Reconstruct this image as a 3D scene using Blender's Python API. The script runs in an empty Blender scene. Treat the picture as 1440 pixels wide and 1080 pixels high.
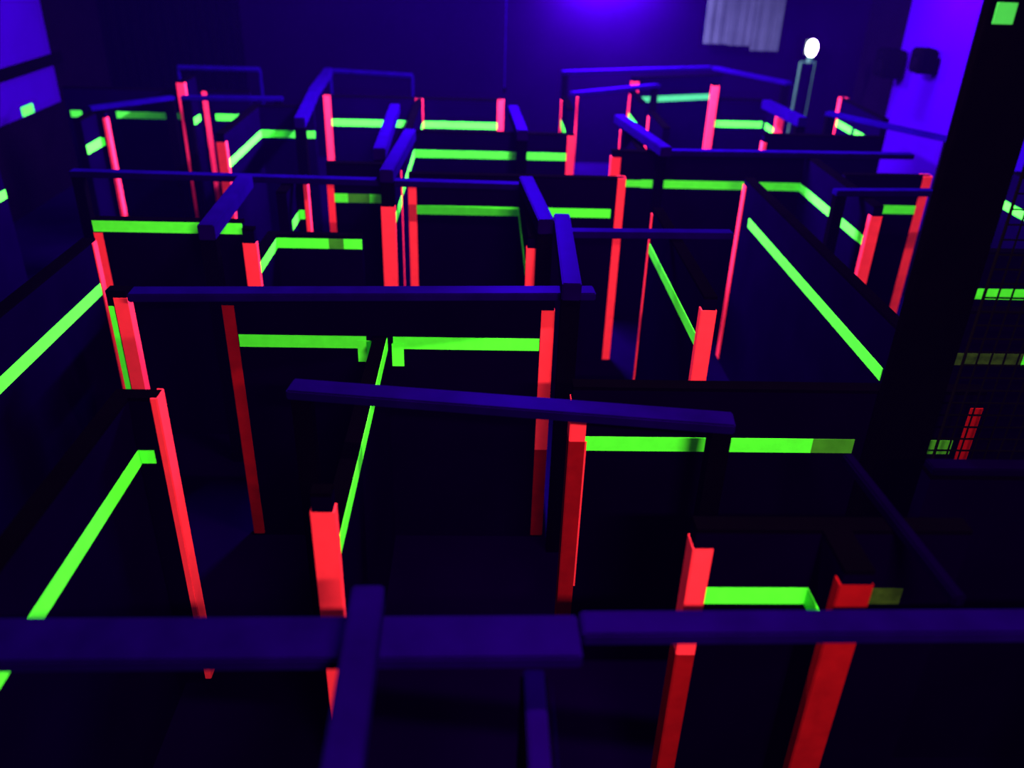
import bpy, bmesh, math, random
from mathutils import Vector, Matrix
random.seed(4)
S = bpy.context.scene
COL = S.collection

# ------------------------------------------------------------------ camera
F_PX, PITCH, ROLL, YAW, CAM_Z = 1197.93, math.radians(28.44), math.radians(-1.916), math.radians(-2.46), 4.17
def cam_axes():
    cp, sp = math.cos(PITCH), math.sin(PITCH)
    rt, dn, fw = Vector((1, 0, 0)), Vector((0, -sp, -cp)), Vector((0, cp, -sp))
    cr, sr = math.cos(ROLL), math.sin(ROLL)
    rt, dn = rt*cr + dn*sr, dn*cr - rt*sr
    rz = Matrix(((math.cos(YAW), -math.sin(YAW), 0), (math.sin(YAW), math.cos(YAW), 0), (0, 0, 1)))
    return rz @ rt, rz @ dn, rz @ fw
rt, dn, fw = cam_axes()
cd = bpy.data.cameras.new('camera'); cam = bpy.data.objects.new('camera', cd); COL.objects.link(cam)
cd.sensor_width = 36; cd.lens = F_PX/1440*36; cd.clip_end = 100
m = Matrix((rt, -dn, -fw)).transposed().to_4x4(); m.translation = (0, 0, CAM_Z)
cam.matrix_world = m
cd.dof.use_dof = True; cd.dof.focus_distance = 5.2; cd.dof.aperture_fstop = .75
S.camera = cam

# ------------------------------------------------------------------ world, exposure
w = bpy.data.worlds.new('world'); S.world = w; w.use_nodes = True
w.node_tree.nodes['Background'].inputs[0].default_value = (0.02, 0.0, 0.08, 1)
w.node_tree.nodes['Background'].inputs[1].default_value = 0.02
lens_veil = w.node_tree.nodes.new('ShaderNodeVolumeScatter')          # thin violet scatter added to imitate a lens veil around the back lamp
lens_veil.inputs['Color'].default_value = (.06, .0, 1.0, 1); lens_veil.inputs['Density'].default_value = .0018; lens_veil.inputs['Anisotropy'].default_value = .3
w.node_tree.links.new(lens_veil.outputs[0], w.node_tree.nodes['World Output'].inputs['Volume'])
vs = S.view_settings
vs.view_transform = 'Standard'; vs.look = 'None'; vs.gamma = 1; vs.use_curve_mapping = False
vs.exposure = 0.0

# blacklight fixtures: (x, y, z, aim, length, width, power, direction of the tube)
LIGHTS = [
    ('above the viewing platform',        ( 1.2, -0.8, 4.75), ( 0.4, 5.0, 1.4), 1.0, .10, 450, 'x', (1.0, 1.0, .28)),
    ('over the front half of the maze',   ( 0.8,  4.0, 5.85), ( 0.8, 5.2, 0.0), 1.2, .10, 440, 'x', (1.0, 1.0, .30)),
    ('over the middle of the maze',       ( 0.6, 10.7, 4.9), None, 2.4, .12, 2400, 'y', (.9, .85, 1.0)),
    ('high on the black back wall',       ( 2.2, 16.70, 3.70), ( 2.2, 16.9, 1.8), 1.4, .12, 2800, 'x', (.85, .8, 1.0)),
    ('over the back right corner',        ( 5.8, 13.5, 4.3), ( 6.9, 13.5, 2.0), 1.2, .12, 420, 'y', (.85, .8, 1.0)),
    ('over the back left corner',         (-5.9, 12.8, 4.4), (-7.0, 13.2, 2.0), 1.2, .12, 42, 'y', (.85, .8, 1.0)),
]

# ------------------------------------------------------------------ materials
def new_mat(name):
    m = bpy.data.materials.new(name); m.use_nodes = True
    nt = m.node_tree; nt.nodes.clear()
    out = nt.nodes.new('ShaderNodeOutputMaterial')
    return m, nt, out
def noise_col(nt, c, var, scale):
    tc = nt.nodes.new('ShaderNodeTexCoord'); nz = nt.nodes.new('ShaderNodeTexNoise')
    nz.inputs['Scale'].default_value = scale; nz.inputs['Detail'].default_value = 4
    nt.links.new(tc.outputs['Object'], nz.inputs['Vector'])
    mr = nt.nodes.new('ShaderNodeMapRange'); mr.inputs[1].default_value = .3; mr.inputs[2].default_value = .7
    mr.inputs[3].default_value = 1-var; mr.inputs[4].default_value = 1
    nt.links.new(nz.outputs['Fac'], mr.inputs[0])
    mx = nt.nodes.new('ShaderNodeVectorMath'); mx.operation = 'SCALE'
    mx.inputs[0].default_value = c
    nt.links.new(mr.outputs[0], mx.inputs['Scale'])
    return mx.outputs[0]
def paint(name, c, gloss=None, gfac=.2, rough=.5, var=.25, scale=3.0, emit=0):
    m, nt, out = new_mat(name)
    col = noise_col(nt, c, var, scale)
    d = nt.nodes.new('ShaderNodeBsdfDiffuse'); nt.links.new(col, d.inputs['Color'])
    last = d.outputs[0]
    if gloss:
        g = nt.nodes.new('ShaderNodeBsdfGlossy'); g.inputs['Color'].default_value = (*gloss, 1)
        g.inputs['Roughness'].default_value = rough
        mx = nt.nodes.new('ShaderNodeMixShader'); mx.inputs[0].default_value = gfac
        nt.links.new(last, mx.inputs[1]); nt.links.new(g.outputs[0], mx.inputs[2]); last = mx.outputs[0]
    if emit:
        e = nt.nodes.new('ShaderNodeEmission'); nt.links.new(col, e.inputs[0]); e.inputs[1].default_value = emit
        ad = nt.nodes.new('ShaderNodeAddShader'); nt.links.new(last, ad.inputs[0]); nt.links.new(e.outputs[0], ad.inputs[1]); last = ad.outputs[0]
    nt.links.new(last, out.inputs[0])
    return m
def emitter(name, c, s):
    m, nt, out = new_mat(name)
    e = nt.nodes.new('ShaderNodeEmission'); e.inputs[0].default_value = (*c, 1); e.inputs[1].default_value = s
    nt.links.new(e.outputs[0], out.inputs[0]); return m
VIO = (.045, .0, 1.0)  # violet of the blacklight put into the sheen; base colours below hold it too
M = dict(
    panel = paint('black_painted_panel', (.0009, .0, .012), VIO, .010, .5, .35, 2.0),
    post  = paint('black_painted_post',  (.0006, .0002, .002), None, var=.3),
    beam  = paint('lumber_under_blacklight', (.0034, .0, .080), VIO, .045, .45, .3, 5.0),
    beam2 = paint('painted_lumber_under_blacklight', (.0026, .0, .082), VIO, .015, .45, .35, 5.0),
    beam4 = paint('darker_lumber', (.0024, .0, .056), VIO, .02, .45, .3, 5.0),  # lumber colour in a darker tone
    beam3 = paint('darkest_lumber', (.0010, .0, .018), VIO, .005, .5, .5, 3.0),  # darkest lumber tone
    green = paint('green_fluorescent_tape', (.085, .92, .07), None, var=.12, scale=14, emit=.05),
    mint  = paint('pale_green_fluorescent_tape', (.05, .42, .16), None, var=.12, scale=14, emit=.04),
    dullg = paint('dull_green_tape', (.045, .20, .03), None, var=.3, scale=9, emit=.02),  # green tape in a duller, darker tone
    ghost = paint('worn_out_tape', (.030, .045, .016), None, var=.5, scale=20),
    pale_shaded = paint('pale_wall_less_lit', (.006, .0, .15), None, var=.12, scale=1.0),  # pale wall colour darkened where less light falls
    red   = paint('red_fluorescent_tape', (1.0, .022, .11), None, var=.12, scale=14, emit=.05),
    worn_shaded_red = paint('worn_and_shaded_red_tape', (.24, .002, .008), None, var=.25, scale=10, emit=.02),  # worn tape, and shade painted into the lower part of some red ends
    floor = paint('dark_arena_floor', (.0012, .0, .016), VIO, .008, .5, .4, 1.2),
    bwall = paint('black_arena_wall', (.0012, .0, .010), VIO, .004, .55, .3, .8),
    ceil  = paint('black_ceiling', (.001, .0002, .004), None),
    pale  = paint('pale_wall_under_blacklight', (.0125, .0, .17), None, var=.12, scale=1.0),
    black = paint('black_cloth', (.0005, .0002, .001), None, var=.4, scale=6),
    grey  = paint('pale_grey_banner', (.03, .028, .075), None, var=.4, scale=1.4),
    metal = paint('grey_metal', (.02, .05, .05), (.3, .5, .5), .15, .35),
    rope  = paint('net_cord', (.002, .001, .004), None),
    house = paint('lamp_housing', (.05, .05, .06), None),
    tube  = emitter('blacklight_tube', (.25, .02, 1.0), 3.0),
    bulb  = emitter('white_lamp_glass', (.85, 1.0, .95), 30.0),
)

# ------------------------------------------------------------------ mesh helpers
def link(o, parent=None):
    COL.objects.link(o)
    if parent: o.parent = parent
    return o
def mesh_obj(name, bm, mat, parent=None, loc=None):
    me = bpy.data.meshes.new(name); bm.to_mesh(me); bm.free(); me.materials.append(M[mat])
    o = bpy.data.objects.new(name, me); link(o, parent)
    if loc: o.location = loc
    return o
def add_box(bm, c, s, mat=None, bevel=0):
    """c centre, s full size, mat optional 3x3/4x4 rotation about the centre"""
    r = bmesh.ops.create_cube(bm, size=1)
    vs_ = r['verts']
    T = Matrix.Translation(c) @ (mat.to_4x4() if mat else Matrix.Identity(4)) @ Matrix.Diagonal((*s, 1))
    bmesh.ops.transform(bm, matrix=T, verts=vs_)
    if bevel:
        es = list({e for v in vs_ for e in v.link_edges})
        bmesh.ops.bevel(bm, geom=es, offset=bevel, segments=2, affect='EDGES')
def tag(o, label, cat, group=None, kind=None):
    o['label'] = label; o['category'] = cat
    if group: o['group'] = group
    if kind: o['kind'] = kind
    return o
def thing(name, label, cat, loc, group=None):
    o = bpy.data.objects.new(name, None); link(o); o.location = loc; o.empty_display_size = .1
    return tag(o, label, cat, group, 'thing')
def box_part(name, parent, origin, c, s, mat, rot=None, bevel=0):
    bm = bmesh.new(); add_box(bm, Vector(c)-Vector(origin), s, rot, bevel)
    return mesh_obj(name, bm, mat, parent)
def struct(name, lo, hi, mat, label=None):
    bm = bmesh.new(); c = [(a+b)/2 for a, b in zip(lo, hi)]; add_box(bm, (0, 0, 0), [b-a for a, b in zip(lo, hi)])
    o = mesh_obj(name, bm, mat, None, c); o['kind'] = 'structure'
    if label: o['label'] = label
    return o

TH, TAPE = .09, .005
GZ, GH = 1.645, .09
ZTOP = 2.0
class Wall:
    """a free-standing maze wall made of one or more straight runs"""
    def __init__(s, label, base, group='black maze walls with fluorescent tape'):
        s.o = (base[0], base[1], 0.0)
        s.root = thing('maze_wall', label, 'wall', s.o, group)
    def run(s, a, b, top=ZTOP, th=TH):
        a, b = Vector((*a, 0)), Vector((*b, 0)); s.a, s.b = a, b
        s.d = (b-a).normalized(); s.n = Vector((s.d.y, -s.d.x, 0))    # n = right-hand side
        s.L = (b-a).length; s.th = th; s.top = top
        s.R = Matrix((s.d, -s.n, Vector((0, 0, 1)))).transposed()
        mid = (a+b)/2
        p = box_part('panel', s.root, s.o, (mid.x, mid.y, (top-.02)/2), (s.L, th, top-.02), 'panel', s.R)
        box_part('top_plate', s.root, s.o, (mid.x, mid.y, top-.01), (s.L, th, .02), 'post', s.R)
        return s
    def green(s, side, u0=None, u1=None, z=GZ, h=GH, mat='green', name='green_stripe'):
        """side +1 right-hand, -1 left-hand; u along the run in metres"""
        u0 = 0 if u0 is None else u0; u1 = s.L if u1 is None else u1
        c = s.a + s.d*((u0+u1)/2) + s.n*side*(s.th/2+TAPE/2)
        box_part(name, s.root, s.o, (c.x, c.y, z), (u1-u0, TAPE, h), mat, s.R)
        return s
    def red(s, end, z1=1.9, z0=.02, fl=.065, sides=(-1, 1), mat='red'):
        """tape folded round an end of the run: end 0 = a, 1 = b"""
        bm = bmesh.new(); o = Vector(s.o)
        p = s.a if end == 0 else s.b; out = -s.d if end == 0 else s.d
        zc = Vector((0, 0, (z0+z1)/2)); h = z1-z0
        add_box(bm, p + out*(TAPE/2) + zc - o, (TAPE, s.th+2*TAPE, h), s.R)
        for sd in sides:
            c = p - out*(fl/2) + s.n*sd*(s.th/2+TAPE/2+.002) + zc - o
            add_box(bm, c, (fl, TAPE+.004, h), s.R)
        mesh_obj('red_edge', bm, mat, s.root)
        return s
    def strip(s, u0, u1, z0, z1, side=1, mat='red', name='red_strip'):
        c = s.a + s.d*((u0+u1)/2) + s.n*side*(s.th/2+TAPE/2+.003)
        box_part(name, s.root, s.o, (c.x, c.y, (z0+z1)/2), (u1-u0, TAPE, z1-z0), mat, s.R)
        return s

# ------------------------------------------------------------------ the room
RX0, RX1, RY0, RY1, RZ = -7.0, 7.15, -2.5, 17.0, 6.2
struct('floor', (RX0-.2, RY0-.2, -.1), (RX1+.2, RY1+.2, 0), 'floor', 'dark arena floor with a faint violet sheen')
struct('ceiling', (RX0-.2, RY0-.2, RZ), (RX1+.2, RY1+.2, RZ+.1), 'ceil')
struct('wall_back', (RX0-.2, RY1, 0), (RX1+.2, RY1+.15, RZ), 'bwall', 'black back wall glowing violet below the blacklight')
struct('wall_front', (RX0-.2, RY0-.15, 0), (RX1+.2, RY0, RZ), 'ceil')
struct('wall_left', (RX0-.15, RY0, 0), (RX0, RY1, RZ), 'ceil')
struct('wall_right', (RX1, RY0, 0), (RX1+.15, RY1, RZ), 'ceil')

def pale_panel(name, label, x0, x1, y0, y1, z0, z1, mat='pale'):
    o = (  (x0+x1)/2, (y0+y1)/2, 0)
    t = thing(name, label, 'wall panel', o)
    box_part('board', t, o, ((x0+x1)/2, (y0+y1)/2, (z0+z1)/2), (x1-x0, y1-y0, z1-z0), mat, bevel=.01)
    return t, o
t, o = pale_panel('backdrop', 'pale wall panel glowing violet at the far left edge', RX0+.002, RX0+.05, 9.5, 14.75, 1.36, 4.6)
box_part('rail', t, o, (RX0+.075, 12.2, 2.02), (.05, 5.6, .17), 'black', bevel=.008)
t, o = pale_panel('wall_pillar', 'pale pillar glowing bright violet behind the two black loudspeakers', RX1-.12, RX1-.002, 12.95, 15.15, 0, 4.6)
t, o = pale_panel('backdrop', 'dimmer violet wall panel between the bright pillar and the black column', RX1-.05, RX1-.002, 10.4, 12.9, 0, 4.6, 'pale_shaded')
# the pale banner on the back wall
o = (4.95, RY1-.03, 0); t = thing('wall_banner', 'pale greyish banner hanging on the back wall left of the white lamp', 'banner', o)
for i, (a, b, z) in enumerate(((4.1, 4.55, 2.28), (4.56, 4.98, 2.26), (5.0, 5.52, 2.18))):
    bm = bmesh.new(); n = 8
    for k in range(n):
        x = a+(b-a)*(k+.5)/n
        add_box(bm, (x-o[0], -.004*math.sin(k*1.9+i), (z+3.9)/2), ((b-a)/n*1.15, .012, 3.9-z))
    mesh_obj('cloth_strip', bm, 'grey', t)
box_part('hanging_rod', t, o, (4.81, RY1-.03, 3.92), (1.5, .03, .03), 'metal')

# black drape along the left part of the back wall
o = (-5.75, RY1-.06, 0); t = thing('drape', 'black drape covering the left part of the back wall', 'curtain', o)
n = 60; bm = bmesh.new(); vv = []
for k in range(n+1):
    x = -6.95 + 2.5*k/n - o[0]; y = .035*math.sin(k*1.3)+.01*math.sin(k*.37)
    vv.append((bm.verts.new((x, y, .03)), bm.verts.new((x, y*.8, 5.2))))
for k in range(n): bm.faces.new((vv[k][0], vv[k+1][0], vv[k+1][1], vv[k][1]))
bmesh.ops.solidify(bm, geom=bm.faces[:], thickness=.006)
mesh_obj('cloth', bm, 'black', t)
box_part('rod', t, o, (-5.7, RY1-.06, 5.22), (2.6, .03, .03), 'house')
# ------------------------------------------------------------------ blacklight fixtures
for where, p, aim, ln, wd, pw, ax, lcol in LIGHTS:
    t = thing('blacklight_fixture', 'violet blacklight tube fixture '+where, 'lamp', p, 'blacklight fixtures')
    sz = (ln+.1, .16, .05) if ax == 'x' else (.16, ln+.1, .05)
    box_part('housing', t, p, (p[0], p[1], p[2]+.06), sz, 'house', bevel=.006)
    bm = bmesh.new()
    bmesh.ops.create_cone(bm, cap_ends=True, segments=12, radius1=.013, radius2=.013, depth=ln,
                          matrix=Matrix.Rotation(math.pi/2, 4, 'Y' if ax == 'x' else 'X'))
    mesh_obj('tube', bm, 'tube', t).location = (0, 0, .02)
    if p[2] > 4 :
        hh = RZ-(p[2]+.085)
        box_part('hanger', t, p, (p[0], p[1], p[2]+.085+hh/2), (.03, .03, hh), 'house')
    else:
        box_part('bracket', t, p, (p[0], (p[1]+RY1)/2+.03, p[2]+.07), (.05, RY1-p[1]-.06, .03), 'house')
    # a tube shines across its axis: one face of light, or two back to back for the open tube in the middle
    aims = [Vector(aim)-Vector(p)] if aim else [Vector((-1, 0, -.32)), Vector((1, 0, -.32))]
    for d in aims:
        ld = bpy.data.lights.new('blacklight', 'AREA'); ld.shape = 'RECTANGLE'; ld.size = ln; ld.size_y = wd
        ld.energy = pw; ld.color = lcol
        lo = bpy.data.objects.new('blacklight', ld); link(lo, t)
        d = d.normalized()
        X = Vector((1, 0, 0)) if ax == 'x' else Vector((0, 1, 0))
        z = -d; x = (X - z*X.dot(z)).normalized(); y = z.cross(x)
        lo.matrix_local = Matrix((x, y, z)).transposed().to_4x4()
        lo.location = d*.03 - Vector((0, 0, .01))

# ------------------------------------------------------------------ the black column on the right with its net
o = (2.317, 3.935, 0)
t = thing('support_column', 'tall flat black column on the right with a green square near its top', 'column', o)
box_part('shaft', t, o, (2.317, 3.935, RZ/2), (.33, .07, RZ-.01), 'black', bevel=.006)
box_part('green_square', t, o, (2.222, 3.897, 3.89), (.088, .006, .085), 'mint')

# ------------------------------------------------------------------ maze walls
# -- near row
w_ = Wall('black corner wall with long green stripe at lower left and slim bright red edge', (-1.825, 2.6))
w_.run((-1.825, 1.3), (-1.825, 3.895)).green(1, 0, 2.50)
w_.run((-1.78, 3.85), (-1.635, 3.85)).green(1, 0, .08, h=.08, mat='green').red(1, 2.0, fl=.03)
w_ = Wall('black wall whose green stripe runs back from the bright red end at lower centre', (-.675, 4.1))
w_.run((-.675, 3.07), (-.675, 5.21), top=1.70).green(1)
w_.run((-.675, 3.0), (-.675, 3.07)).red(0, 1.9, fl=.065)
w_ = Wall('black wall with short bright green stripe and broad dark red ends at lower right', (1.5, 2.8))
w_.run((.9, 2.815), (2.06, 2.815)).green(1, .07, .52).green(1, .76, .94, mat='ghost', name='dull_stripe').red(0, 1.9, 1.3, fl=.08).red(0, 1.3, fl=.08, mat='worn_shaded_red')  # lower part of the left red end carries painted shade
w_.run((1.485, 2.52), (1.485, 2.77), th=.12).green(-1, .0, .25).red(0, 1.93, fl=.05, mat='worn_shaded_red')
w_ = Wall('low black wall with a violet top rail running under the nearest beam', (.2, 1.4))
w_.run((.2, .7), (.2, 2.12), top=1.86)
box_part('top_rail', w_.root, w_.o, (.2, 1.41, 1.88), (.07, 1.42, .04), 'beam2', bevel=.006)
# -- second row
w_ = Wall('black wall with bright green stripe ending at the left of the black column', (1.3, 4.025))
w_.run((.5, 4.025), (2.30, 4.025)).green(1, .07, 1.36).green(1, 1.36, 1.595, mat='dullg', name='dull_stripe').red(0, 1.9, 1.66, fl=.085).red(0, 1.66, fl=.085, mat='worn_shaded_red').strip(.064, .095, .62, 1.66, 1)  # red darkened below as painted shade, bright strip for its lit right edge
w_ = Wall('black wall stub with a red edge just right of the black column', (2.6, 4.025))
w_.run((2.31, 4.025), (2.76, 4.025)).green(1, .175, .345, mat='dullg').red(1, 1.9, mat='worn_shaded_red')
w_ = Wall('wide black wall in the middle with green stripe between two red ends', (-.6, 5.27))
w_.run((-1.7, 5.27), (.49, 5.27)).green(1, .08, .93).green(1, 1.11, 2.1).green(-1).red(0, 1.9, fl=.075, mat='worn_shaded_red').red(1, 1.9, .8, fl=.085).red(1, .8, fl=.085, mat='worn_shaded_red')  # right red end darkened near the floor as painted shade
for u0, u1, z0, z1 in ((.87, .96, 1.50, 1.66), (.93, 1.00, 1.47, 1.655), (1.10, 1.18, 1.47, 1.64)):
    w_.strip(u0, u1, z0, z1, 1, 'green', 'green_tab')
w_ = Wall('black wall at the left edge carrying the steep green stripe toward the corner post', (-2.915, 4.5))
w_.run((-2.915, 2.6), (-2.915, 6.16), top=2.02).green(1, 0, 3.48).red(1, 2.0, sides=(1, -1), fl=.07)
w_ = Wall('black wall with green tape along its top edge at left behind the red jamb post', (-2.5, 6.7))
w_.run((-3.1, 6.705), (-1.92, 6.705)).green(1, 0, z=1.945).red(0, 1.89)
# -- third row
w_ = Wall('black L-shaped wall with angled green stripe left of centre and red front end', (-1.6, 7.1))
w_.run((-1.835, 6.57), (-1.835, 7.29), top=1.72).green(1, 0, .63)
w_.run((-1.835, 6.5), (-1.835, 6.57)).red(0, 1.88, fl=.06)
w_.run((-1.79, 7.245), (-1.05, 7.245), top=1.72).green(1, 0, .45).green(1, .45, .58, mat='dullg', name='dull_stripe').green(1, .58, .74)
w_ = Wall('short black wall piece with a small curl of green stripe left of centre', (-1.75, 7.95))
w_.run((-1.795, 7.55), (-1.795, 8.11)).green(1, .12, .47)
w_.run((-1.75, 8.065), (-1.66, 8.065)).green(1, 0, .05).red(1, 1.97, fl=.03)
w_ = Wall('black wall running back under the bent centre beams, with short red front end', (.41, 7.3))
w_.run((.41, 6.45), (.41, 8.24)).green(-1, .05).green(1, .05).red(0, 1.9)
w_ = Wall('black wall running back in right half with steep green stripe and broad red front end', (1.545, 6.2))
w_.run((1.545, 5.27), (1.545, 7.3)).green(-1, .05).green(1).red(0, 1.9).red(1, 1.95, fl=.05)
w_ = Wall('long black wall at right with the longest steep green stripe ending at the black column', (2.665, 6.6))
w_.run((2.665, 4.75), (2.665, 8.4)).green(-1, .1, 3.3).green(1).red(1, 1.93, fl=.1)
# -- fourth row
w_ = Wall('black wall in the centre with green stripe behind the bent beams, red at both ends', (.3, 8.3))
w_.run((-.72, 8.3), (1.40, 8.3)).green(1, .07, 2.0).red(0, 1.93, fl=.075).red(1, 2.0, fl=.075)
w_ = Wall('short black wall with dull green stripe just left of the red post in the centre', (-1.3, 8.645))
w_.run((-1.57, 8.645), (-.93, 8.645)).green(1, .06, .2).green(1, .2, .42, mat='dullg', name='dull_stripe').green(1, .42, .62).red(0, 1.8)
w_ = Wall('black wall running back between the centre red post and the far walls', (-.885, 10))
w_.run((-.885, 8.7), (-.885, 12.2)).green(1, .2).red(0, 1.9).red(1, 2.0, fl=.05)
w_ = Wall('short black wall directly behind the centre red post', (-.87, 8.2))
w_.run((-.87, 7.9), (-.87, 8.58)).green(1, .05).green(-1, .05)
w_ = Wall('black L-shaped wall at right with green stripe bending to a bright red end', (2.9, 9.3))
w_.run((1.42, 9.445), (3.66, 9.445)).green(1, .08, .35, h=.075, mat='green').green(1, .35, 2.15).red(0, 1.93, fl=.1)
w_.run((3.615, 7.5), (3.615, 9.40)).green(-1, .05).red(0, 1.9)
w_ = Wall('short black wall with green stripe bit and red right end touching the black column', (4.2, 8.645))
w_.run((3.72, 8.645), (4.62, 8.645)).green(1, .1, .85).red(1, 2.0, fl=.09)
# -- fifth row
w_ = Wall('black wall with pale green stripe in front of the red-ended farthest centre wall', (.1, 10.6))
w_.run((-.835, 10.6), (1.12, 10.6), top=1.92).green(1, .0, 1.86).red(1, 1.9, fl=.09)
w_ = Wall('black L-shaped wall at left with very bright slanting green stripe', (-2.6, 11))
w_.run((-2.945, 9.8), (-2.945, 11.54)).green(1, .0, 1.66).red(0, 1.9)
w_.run((-2.9, 11.495), (-2.2, 11.495)).green(1)
w_ = Wall('narrow black wall at far left with a bright green square and slim red edge', (-4.7, 10.6))
w_.run((-4.745, 10.35), (-4.745, 10.88)).green(1, .0, .46, h=.11)
w_.run((-4.70, 10.835), (-4.60, 10.835)).green(1, 0, .04).red(1, 1.93, fl=.03)
w_ = Wall('black wall cut by the left edge of the picture with a stub of green stripe', (-4.79, 7.8))
w_.run((-4.79, 6.9), (-4.79, 8.5)).green(1)
w_ = Wall('narrow black wall with a thin pink edge behind the long right cross beam', (1.765, 10.2))
w_.run((1.765, 9.52), (1.765, 10.85)).red(1, 1.93, fl=.05)
w_ = Wall('short violet-lit wall with small green stripe and two-piece red edge right of centre', (2.265, 11.2))
w_.run((2.265, 10.7), (2.265, 11.75)).green(-1, .0, .45).red(1, 1.93, fl=.09)
w_ = Wall('black wall behind the long right beam with a short red left edge', (4.1, 10.5))
w_.run((3.42, 10.5), (4.9, 10.5)).red(0, 1.9, fl=.04)
# -- back rows
w_ = Wall('far centre-left black wall with green stripe, tall red left end and orange-red right end', (-.9, 12.3))
w_.run((-2.2, 12.3), (.28, 12.3)).green(1, .08, 1.30).green(1, 1.32, 2.4).red(0, 2.0, fl=.09).red(1, 2.0, fl=.085)
w_ = Wall('far left black wall with long green stripe and two tall red edges', (-4.3, 12.4))
w_.run((-5.8, 12.45), (-3.25, 12.45)).green(1, .05, .2).green(1, .68, 1.75).green(1, 2.05, 2.53).strip(1.90, 1.965, .02, 1.99)
w_.run((-4.0, 11.88), (-4.0, 12.4), top=2.2).green(1, .02, .48).red(0, 2.18, fl=.06)
w_ = Wall('small far black wall with short green stripe left of the pink pole', (1.165, 12.2))
w_.run((1.165, 11.75), (1.165, 12.7)).green(-1, .05, .85).red(1, 1.95, fl=.09)
w_ = Wall('far violet-lit wall with small blown-out green stripe near the back beams', (2.245, 12.9))
w_.run((2.245, 12.4), (2.245, 13.35)).green(-1, .0, .85).red(1, 1.95, fl=.12)
w_ = Wall('farthest black wall with dim bluish green stripe below the violet beam', (2.9, 14.8))
w_.run((2.44, 14.62), (4.05, 15.2)).green(1, .08, 1.6, mat='mint').red(0, 1.93, fl=.1)
w_ = Wall('far right black wall with green stripe right of the tall bright red edge', (3.6, 13))
w_.run((3.35, 12.78), (3.35, 12.9), top=2.2).red(0, 2.18, fl=.06)
w_.run((3.4, 12.85), (4.12, 12.85)).green(1)
w_ = Wall('short far wall with white-green patch and red front end below a violet beam', (4.2, 12.4))
w_.run((4.2, 12.27), (4.2, 12.74)).green(-1, .04).red(0, 1.93)
w_ = Wall('far right black wall with bright green stripe in two pieces and thin red edge', (5.4, 12.4))
w_.run((5.4, 11.6), (5.4, 13.2)).green(-1, .05, .8).green(-1, .92, 1.5).red(1, 2.0, fl=.1)
w_ = Wall('black wall with a faint violet top rail at the right edge, below the red edge', (2.8, 3.3))
w_.run((2.11, 3.275), (3.6, 3.275), top=1.96)
box_part('top_rail', w_.root, w_.o, (2.855, 3.275, 1.98), (1.49, .09, .04), 'beam3', bevel=.006)
# -- beyond the column, behind the net
w_ = Wall('black wall behind the net with the highest green stripe at the right edge', (5.68, 8.2))
w_.run((5.68, 7.3), (5.68, 8.9)).green(-1)
w_ = Wall('black wall behind the net with a broken green stripe level at the right edge', (4.6, 6.33))
w_.run((3.97, 6.335), (5.3, 6.335)).green(1)
w_ = Wall('black wall behind the net with a nearly faded grey-green stripe at the right edge', (3.8, 5.15))
w_.run((3.15, 5.145), (4.4, 5.145)).green(1, 0, .55, mat='ghost', name='dull_stripe').green(1, .55, .64).green(1, .64, 1.25, mat='ghost', name='dull_stripe')

# ------------------------------------------------------------------ jamb post on the left, pink pole at the back
o = (-2.41, 5.32, 0)
t = thing('jamb_post', 'doorway post at left taped red in front with a green strip beside it', 'post', o, 'posts and poles')
box_part('post', t, o, (-2.41, 5.34, .98), (.13, .09, 1.96), 'post')
box_part('red_strip', t, o, (-2.385, 5.292, .96), (.09, .006, 1.9), 'red')
box_part('green_strip', t, o, (-2.455, 5.292, .93), (.034, .006, 1.84), 'green')
box_part('red_side_strip', t, o, (-2.342, 5.33, .96), (.006, .08, 1.9), 'red')
o = (1.38, 12.98, 0)
t = thing('thin_pole', 'very thin pink-lit pole under the left end of a back beam', 'pole', o, 'posts and poles')
bm = bmesh.new(); bmesh.ops.create_cone(bm, cap_ends=True, segments=10, radius1=.014, radius2=.014, depth=1.99)
mesh_obj('shaft', bm, 'red', t).location = (0, 0, .995)
bm = bmesh.new(); bmesh.ops.create_cone(bm, cap_ends=True, segments=12, radius1=.06, radius2=.06, depth=.02)
mesh_obj('base_plate', bm, 'post', t).location = (0, 0, .01)

# ------------------------------------------------------------------ overhead beams with their posts
def beam(label, a, b, z0=ZTOP, h=.055, wd=.14, mat='beam2', posts=(), red=None, pw=.12, group='violet beams lying across the maze'):
    a, b = Vector((*a, 0)), Vector((*b, 0)); mid = (a+b)/2; d = (b-a).normalized()
    o = (mid.x, mid.y, 0.0)
    t = thing('overhead_beam', label, 'beam', o, group)
    R = Matrix((d, Vector((-d.y, d.x, 0)), Vector((0, 0, 1)))).transposed()
    box_part('beam', t, o, (mid.x, mid.y, z0+h/2), ((b-a).length, wd, h), mat, R, bevel=.008)
    for e in posts:
        p = (a if e == 0 else b) + (d if e == 0 else -d)*.06
        box_part('post', t, o, (p.x, p.y, z0/2), (pw if abs(d.y) > .7 else .10, .09, z0), 'post')
        if red:
            bm = bmesh.new(); q = p-Vector(o)
            wv = pw if abs(d.y) > .7 else .10
            add_box(bm, (q.x, q.y-.045-TAPE/2, red/2), (wv+2*TAPE, TAPE, red-.02))
            for sx in (-1, 1): add_box(bm, (q.x+sx*(wv/2+TAPE/2), q.y-.02, red/2), (TAPE, .05, red-.02))
            mesh_obj('red_edge', bm, 'red', t)
    return t
YB = dict(h=.12, wd=.125, mat='beam')
beam('widest nearest beam crossing the bottom left of the picture', (-2.3, 2.095), (.35, 2.125), wd=.2, mat='beam2')
beam('narrower nearest beam continuing to the bottom right edge', (.36, 2.185), (2.7, 2.21), wd=.12, posts=(1,), mat='beam2')
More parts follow.
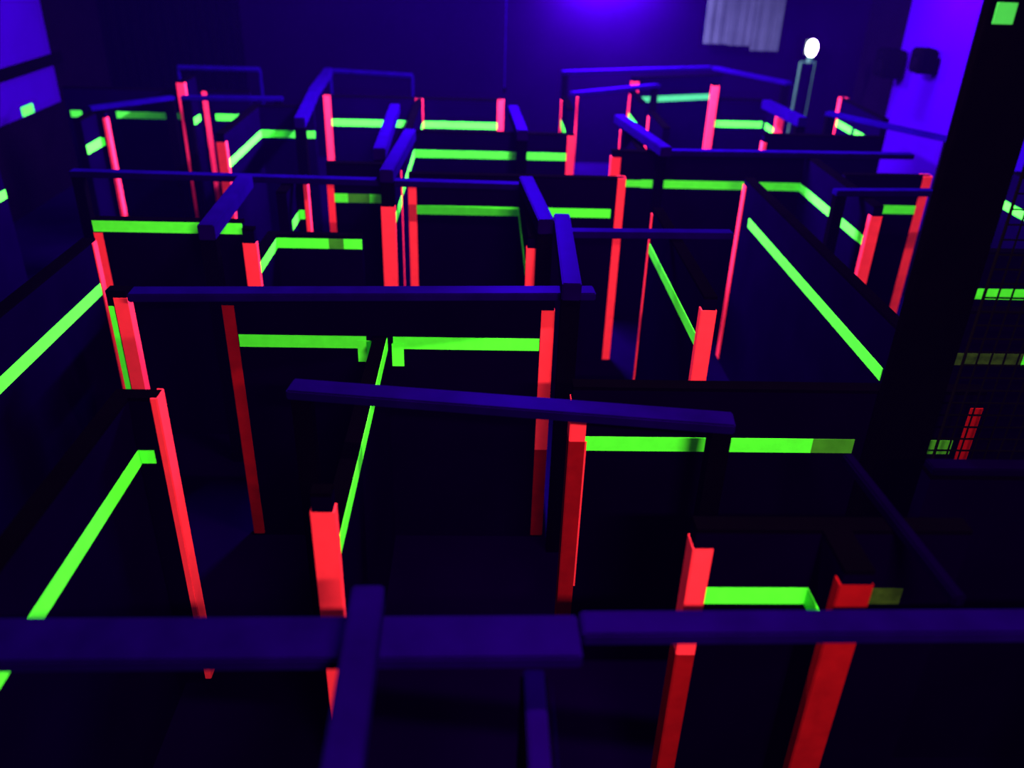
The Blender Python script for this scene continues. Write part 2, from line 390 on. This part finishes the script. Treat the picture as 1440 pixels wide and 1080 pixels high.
beam('upright-looking nearest beam lying over the bottom cross beam', (-.345, .7), (-.375, 2.26), z0=2.055, h=.10, wd=.11, mat='beam2')
beam('slightly tilted cross beam in the lower middle with dark posts at both ends', (-.975, 3.87), (1.255, 3.575), posts=(0, 1))
beam('long cross beam on the wide middle wall', (-2.22, 5.08), (.75, 5.23), posts=())
beam('long thin cross beam from far left to centre', (-3.78, 7.92), (.40, 7.80), posts=(0,), wd=.12)
beam('farther of the two bent beams in the centre', (.388, 7.60), (.495, 6.33), z0=2.055, posts=(1,), h=.12, wd=.125, mat='beam4')
beam('nearer of the two bent beams, ending over the middle cross beam', (.625, 6.50), (.575, 5.02), z0=2.055, posts=(1,), h=.12, wd=.125, mat='beam4')
beam('short thin cross beam right of the bent beams', (.57, 6.46), (2.0, 6.51), wd=.11)
beam('violet beam in the centre ending above a red post', (-.79, 9.45), (-.87, 7.70), z0=2.055, posts=(1,), red=1.84, **YB)
beam('violet beam in the centre just behind the red-post beam', (-1.115, 11.15), (-1.05, 8.75), posts=(1,), **YB)
beam('front half of the two-piece beam at back left', (-2.29, 12.0), (-2.12, 10.15), posts=(1,), **YB)
beam('rear half of the two-piece beam at back left', (-2.40, 13.95), (-2.30, 12.02), **YB)
beam('small bright violet beam right of the orange-red end at the back', (.378, 11.25), (.445, 9.78), posts=(1,), **YB)
beam('long cross beam at right running to the black column', (1.88, 9.28), (4.75, 9.37), posts=(0,), wd=.12)
beam('violet beam slanting to the left end of the long right cross beam', (1.65, 10.64), (1.92, 8.95), z0=2.055, h=.10, wd=.125, mat='beam')
beam('farthest bright violet cross beam at the back', (1.28, 14.7), (4.0, 15.72), posts=(0,), mat='beam')
beam('violet beam sloping right from the farthest cross beam', (4.02, 15.7), (4.9, 14.2), posts=(1,), mat='beam')
beam('bright violet beam below the farthest one, over the thin pink pole', (1.27, 12.72), (2.68, 13.66), posts=(1,), mat='beam')
beam('short violet beam above the red end at back right', (3.91, 12.13), (4.03, 10.93), posts=(1,), **YB)
beam('violet beam at left ending over the wall with green top edge', (-2.12, 7.65), (-2.06, 6.2), posts=(1,), **YB)
beam('faint cross beam at far left behind the slim red edges', (-4.8, 10.85), (-4.05, 11.68), mat='beam2', wd=.1, posts=(1,))
beam('faint cross beam between the tall red edges and the back left beams', (-3.95, 11.68), (-2.65, 11.78), mat='beam2', wd=.1, posts=(0, 1))
beam('dark violet beam at back right in front of the bright pillar', (4.65, 11.75), (5.65, 10.2), mat='beam2', wd=.12, posts=(0, 1))
beam('short cross beam left of the black column at upper right', (3.31, 7.82), (4.28, 7.89), posts=(0,), wd=.11)
beam('dim violet beam going toward the viewer at lower right', (1.71, 3.28), (1.77, 2.32), h=.05, wd=.05, z0=2.0, mat='beam3')

# pipe frames at the back left
def pipe(bm, a, b, r):
    a, b = Vector(a), Vector(b); d = b-a
    q = d.to_track_quat('Z', 'Y').to_matrix().to_4x4()
    bmesh.ops.create_cone(bm, cap_ends=True, segments=10, radius1=r, radius2=r, depth=d.length,
                          matrix=Matrix.Translation((a+b)/2) @ q)
def frame(label, a, b, z, r, mat):
    o = ((a[0]+b[0])/2, (a[1]+b[1])/2, 0)
    t = thing('pipe_frame', label, 'frame', o, 'pipe frames at the back')
    A, B = Vector((a[0]-o[0], a[1]-o[1], 0)), Vector((b[0]-o[0], b[1]-o[1], 0)); Z = Vector((0, 0, z))
    bm = bmesh.new(); pipe(bm, A+Z, B+Z, r*1.8); mesh_obj('crossbar', bm, mat, t)
    for P in (A, B):
        bm = bmesh.new(); pipe(bm, P, P+Z, r); mesh_obj('upright', bm, mat, t)
frame('violet pipe frame behind the tall red end at back left', (-2.40, 14.1), (-1.10, 13.82), 2.05, .022, 'beam2')
frame('very faint violet pipe frame at far back left', (-4.72, 14.02), (-3.47, 14.02), 2.05, .022, 'beam2')

# ------------------------------------------------------------------ loudspeakers on the pale pillar
def speaker(label, x, y, z, s):
    t = thing('loudspeaker', label, 'speaker', (x, y, z), 'loudspeakers by the bright pillar')
    box_part('cabinet', t, (x, y, z), (x, y, z), (s*.8, s, s), 'black', bevel=.03)
    for r, dz in ((.30, -.12), (.13, .30)):
        bm = bmesh.new()
        bmesh.ops.create_cone(bm, cap_ends=True, segments=20, radius1=s*r, radius2=s*r*.8, depth=.03, matrix=Matrix.Rotation(-math.pi/2, 4, 'Y'))
        mesh_obj('speaker_cone', bm, 'post', t).location = (-s*.41, 0, s*dz)
    box_part('bracket', t, (x, y, z), ((x+s*.39+RX1-.119)/2, y, z), (RX1-.119-x-s*.39, .06, .06), 'post')
speaker('left one of two black loudspeakers before the bright violet pillar', 6.8, 14.95, 2.28, .44)
speaker('right one of two black loudspeakers before the bright violet pillar', 6.82, 13.85, 2.47, .36)

# ------------------------------------------------------------------ white lamp on a stand
LX, LY, LZ = 6.02, 16.55, 2.30
t = thing('stand_lamp', 'small glaring white lamp on a thin two-legged stand at back right', 'lamp', (LX, LY, 0))
bm = bmesh.new(); bmesh.ops.create_uvsphere(bm, u_segments=20, v_segments=12, radius=.115)
bmesh.ops.scale(bm, vec=(.85, .8, 1.3), verts=bm.verts); mesh_obj('bulb', bm, 'bulb', t).location = (0, 0, LZ)
bm = bmesh.new(); pipe(bm, (0, .02, LZ-.26), (0, .02, LZ-.14), .05); mesh_obj('socket', bm, 'metal', t)
bm = bmesh.new(); add_box(bm, (0, .13, LZ), (.16, .03, .26), bevel=.01); mesh_obj('reflector', bm, 'house', t)
bm = bmesh.new(); add_box(bm, (0, .06, LZ-.25), (.28, .03, .02)); mesh_obj('yoke', bm, 'metal', t)
for dx, r in ((-.14, .022), (.13, .012)):
    bm = bmesh.new(); pipe(bm, (dx, .06, 0), (dx, .06, LZ-.25), r); mesh_obj('leg', bm, 'metal', t)
ld = bpy.data.lights.new('lamp_glow', 'POINT'); ld.energy = 12; ld.color = (.85, 1, .95); ld.shadow_soft_size = .12
lo = bpy.data.objects.new('lamp_glow', ld); link(lo, t); lo.location = (0, -.25, LZ)

# ------------------------------------------------------------------ hanging cable
o = (.30, 12.9, 0)
t = thing('hanging_cable', 'thin straight cable hanging above the orange-red end at the back', 'cable', o)
bm = bmesh.new(); pipe(bm, (0, 0, 2.05), (0, 0, RZ), .008); mesh_obj('cord', bm, 'beam', t)
bm = bmesh.new(); pipe(bm, (0, 0, 1.99), (0, 0, 2.06), .02); mesh_obj('weight', bm, 'post', t)

# ------------------------------------------------------------------ net beside the column
o = (3.6, 3.86, 0)
t = thing('safety_net', 'black net hanging at the right edge beside the column', 'net', o)
x0, x1, z0, z1, st, r = 2.495, 4.9, .05, 4.6, .075, .0035
bm = bmesh.new()
x = x0
while x <= x1:
    add_box(bm, (x-o[0], .02*math.sin(x*5), (z0+z1)/2), (2*r, 2*r, z1-z0)); x += st
z = z0
while z <= z1:
    add_box(bm, ((x0+x1)/2-o[0], 0, z), (x1-x0, 2*r, 2*r)); z += st
nm = mesh_obj('mesh', bm, 'rope', t); nm['kind'] = 'stuff'
bm = bmesh.new(); pipe(bm, (x0-o[0], 0, z1+.02), (x1-o[0], 0, z1+.02), .02); mesh_obj('top_rope', bm, 'rope', t)
for xx in (x0, x1):
    bm = bmesh.new(); pipe(bm, (xx-o[0], 0, z1), (xx-o[0], 0, RZ), .008); mesh_obj('hanging_rope', bm, 'rope', t)
    bm = bmesh.new(); pipe(bm, (xx-o[0], 0, 0), (xx-o[0], 0, z1), .008); mesh_obj('side_rope', bm, 'rope', t)

# ------------------------------------------------------------------ green patch on the left rail
o = (RX0+.1, 13.6, 1.4)
t = thing('green_marker', 'small green marker on the violet wall panel at far left', 'marker', o)
box_part('tape_patch', t, o, (RX0+.056, 13.6, 1.44), (.008, .36, .13), 'green')
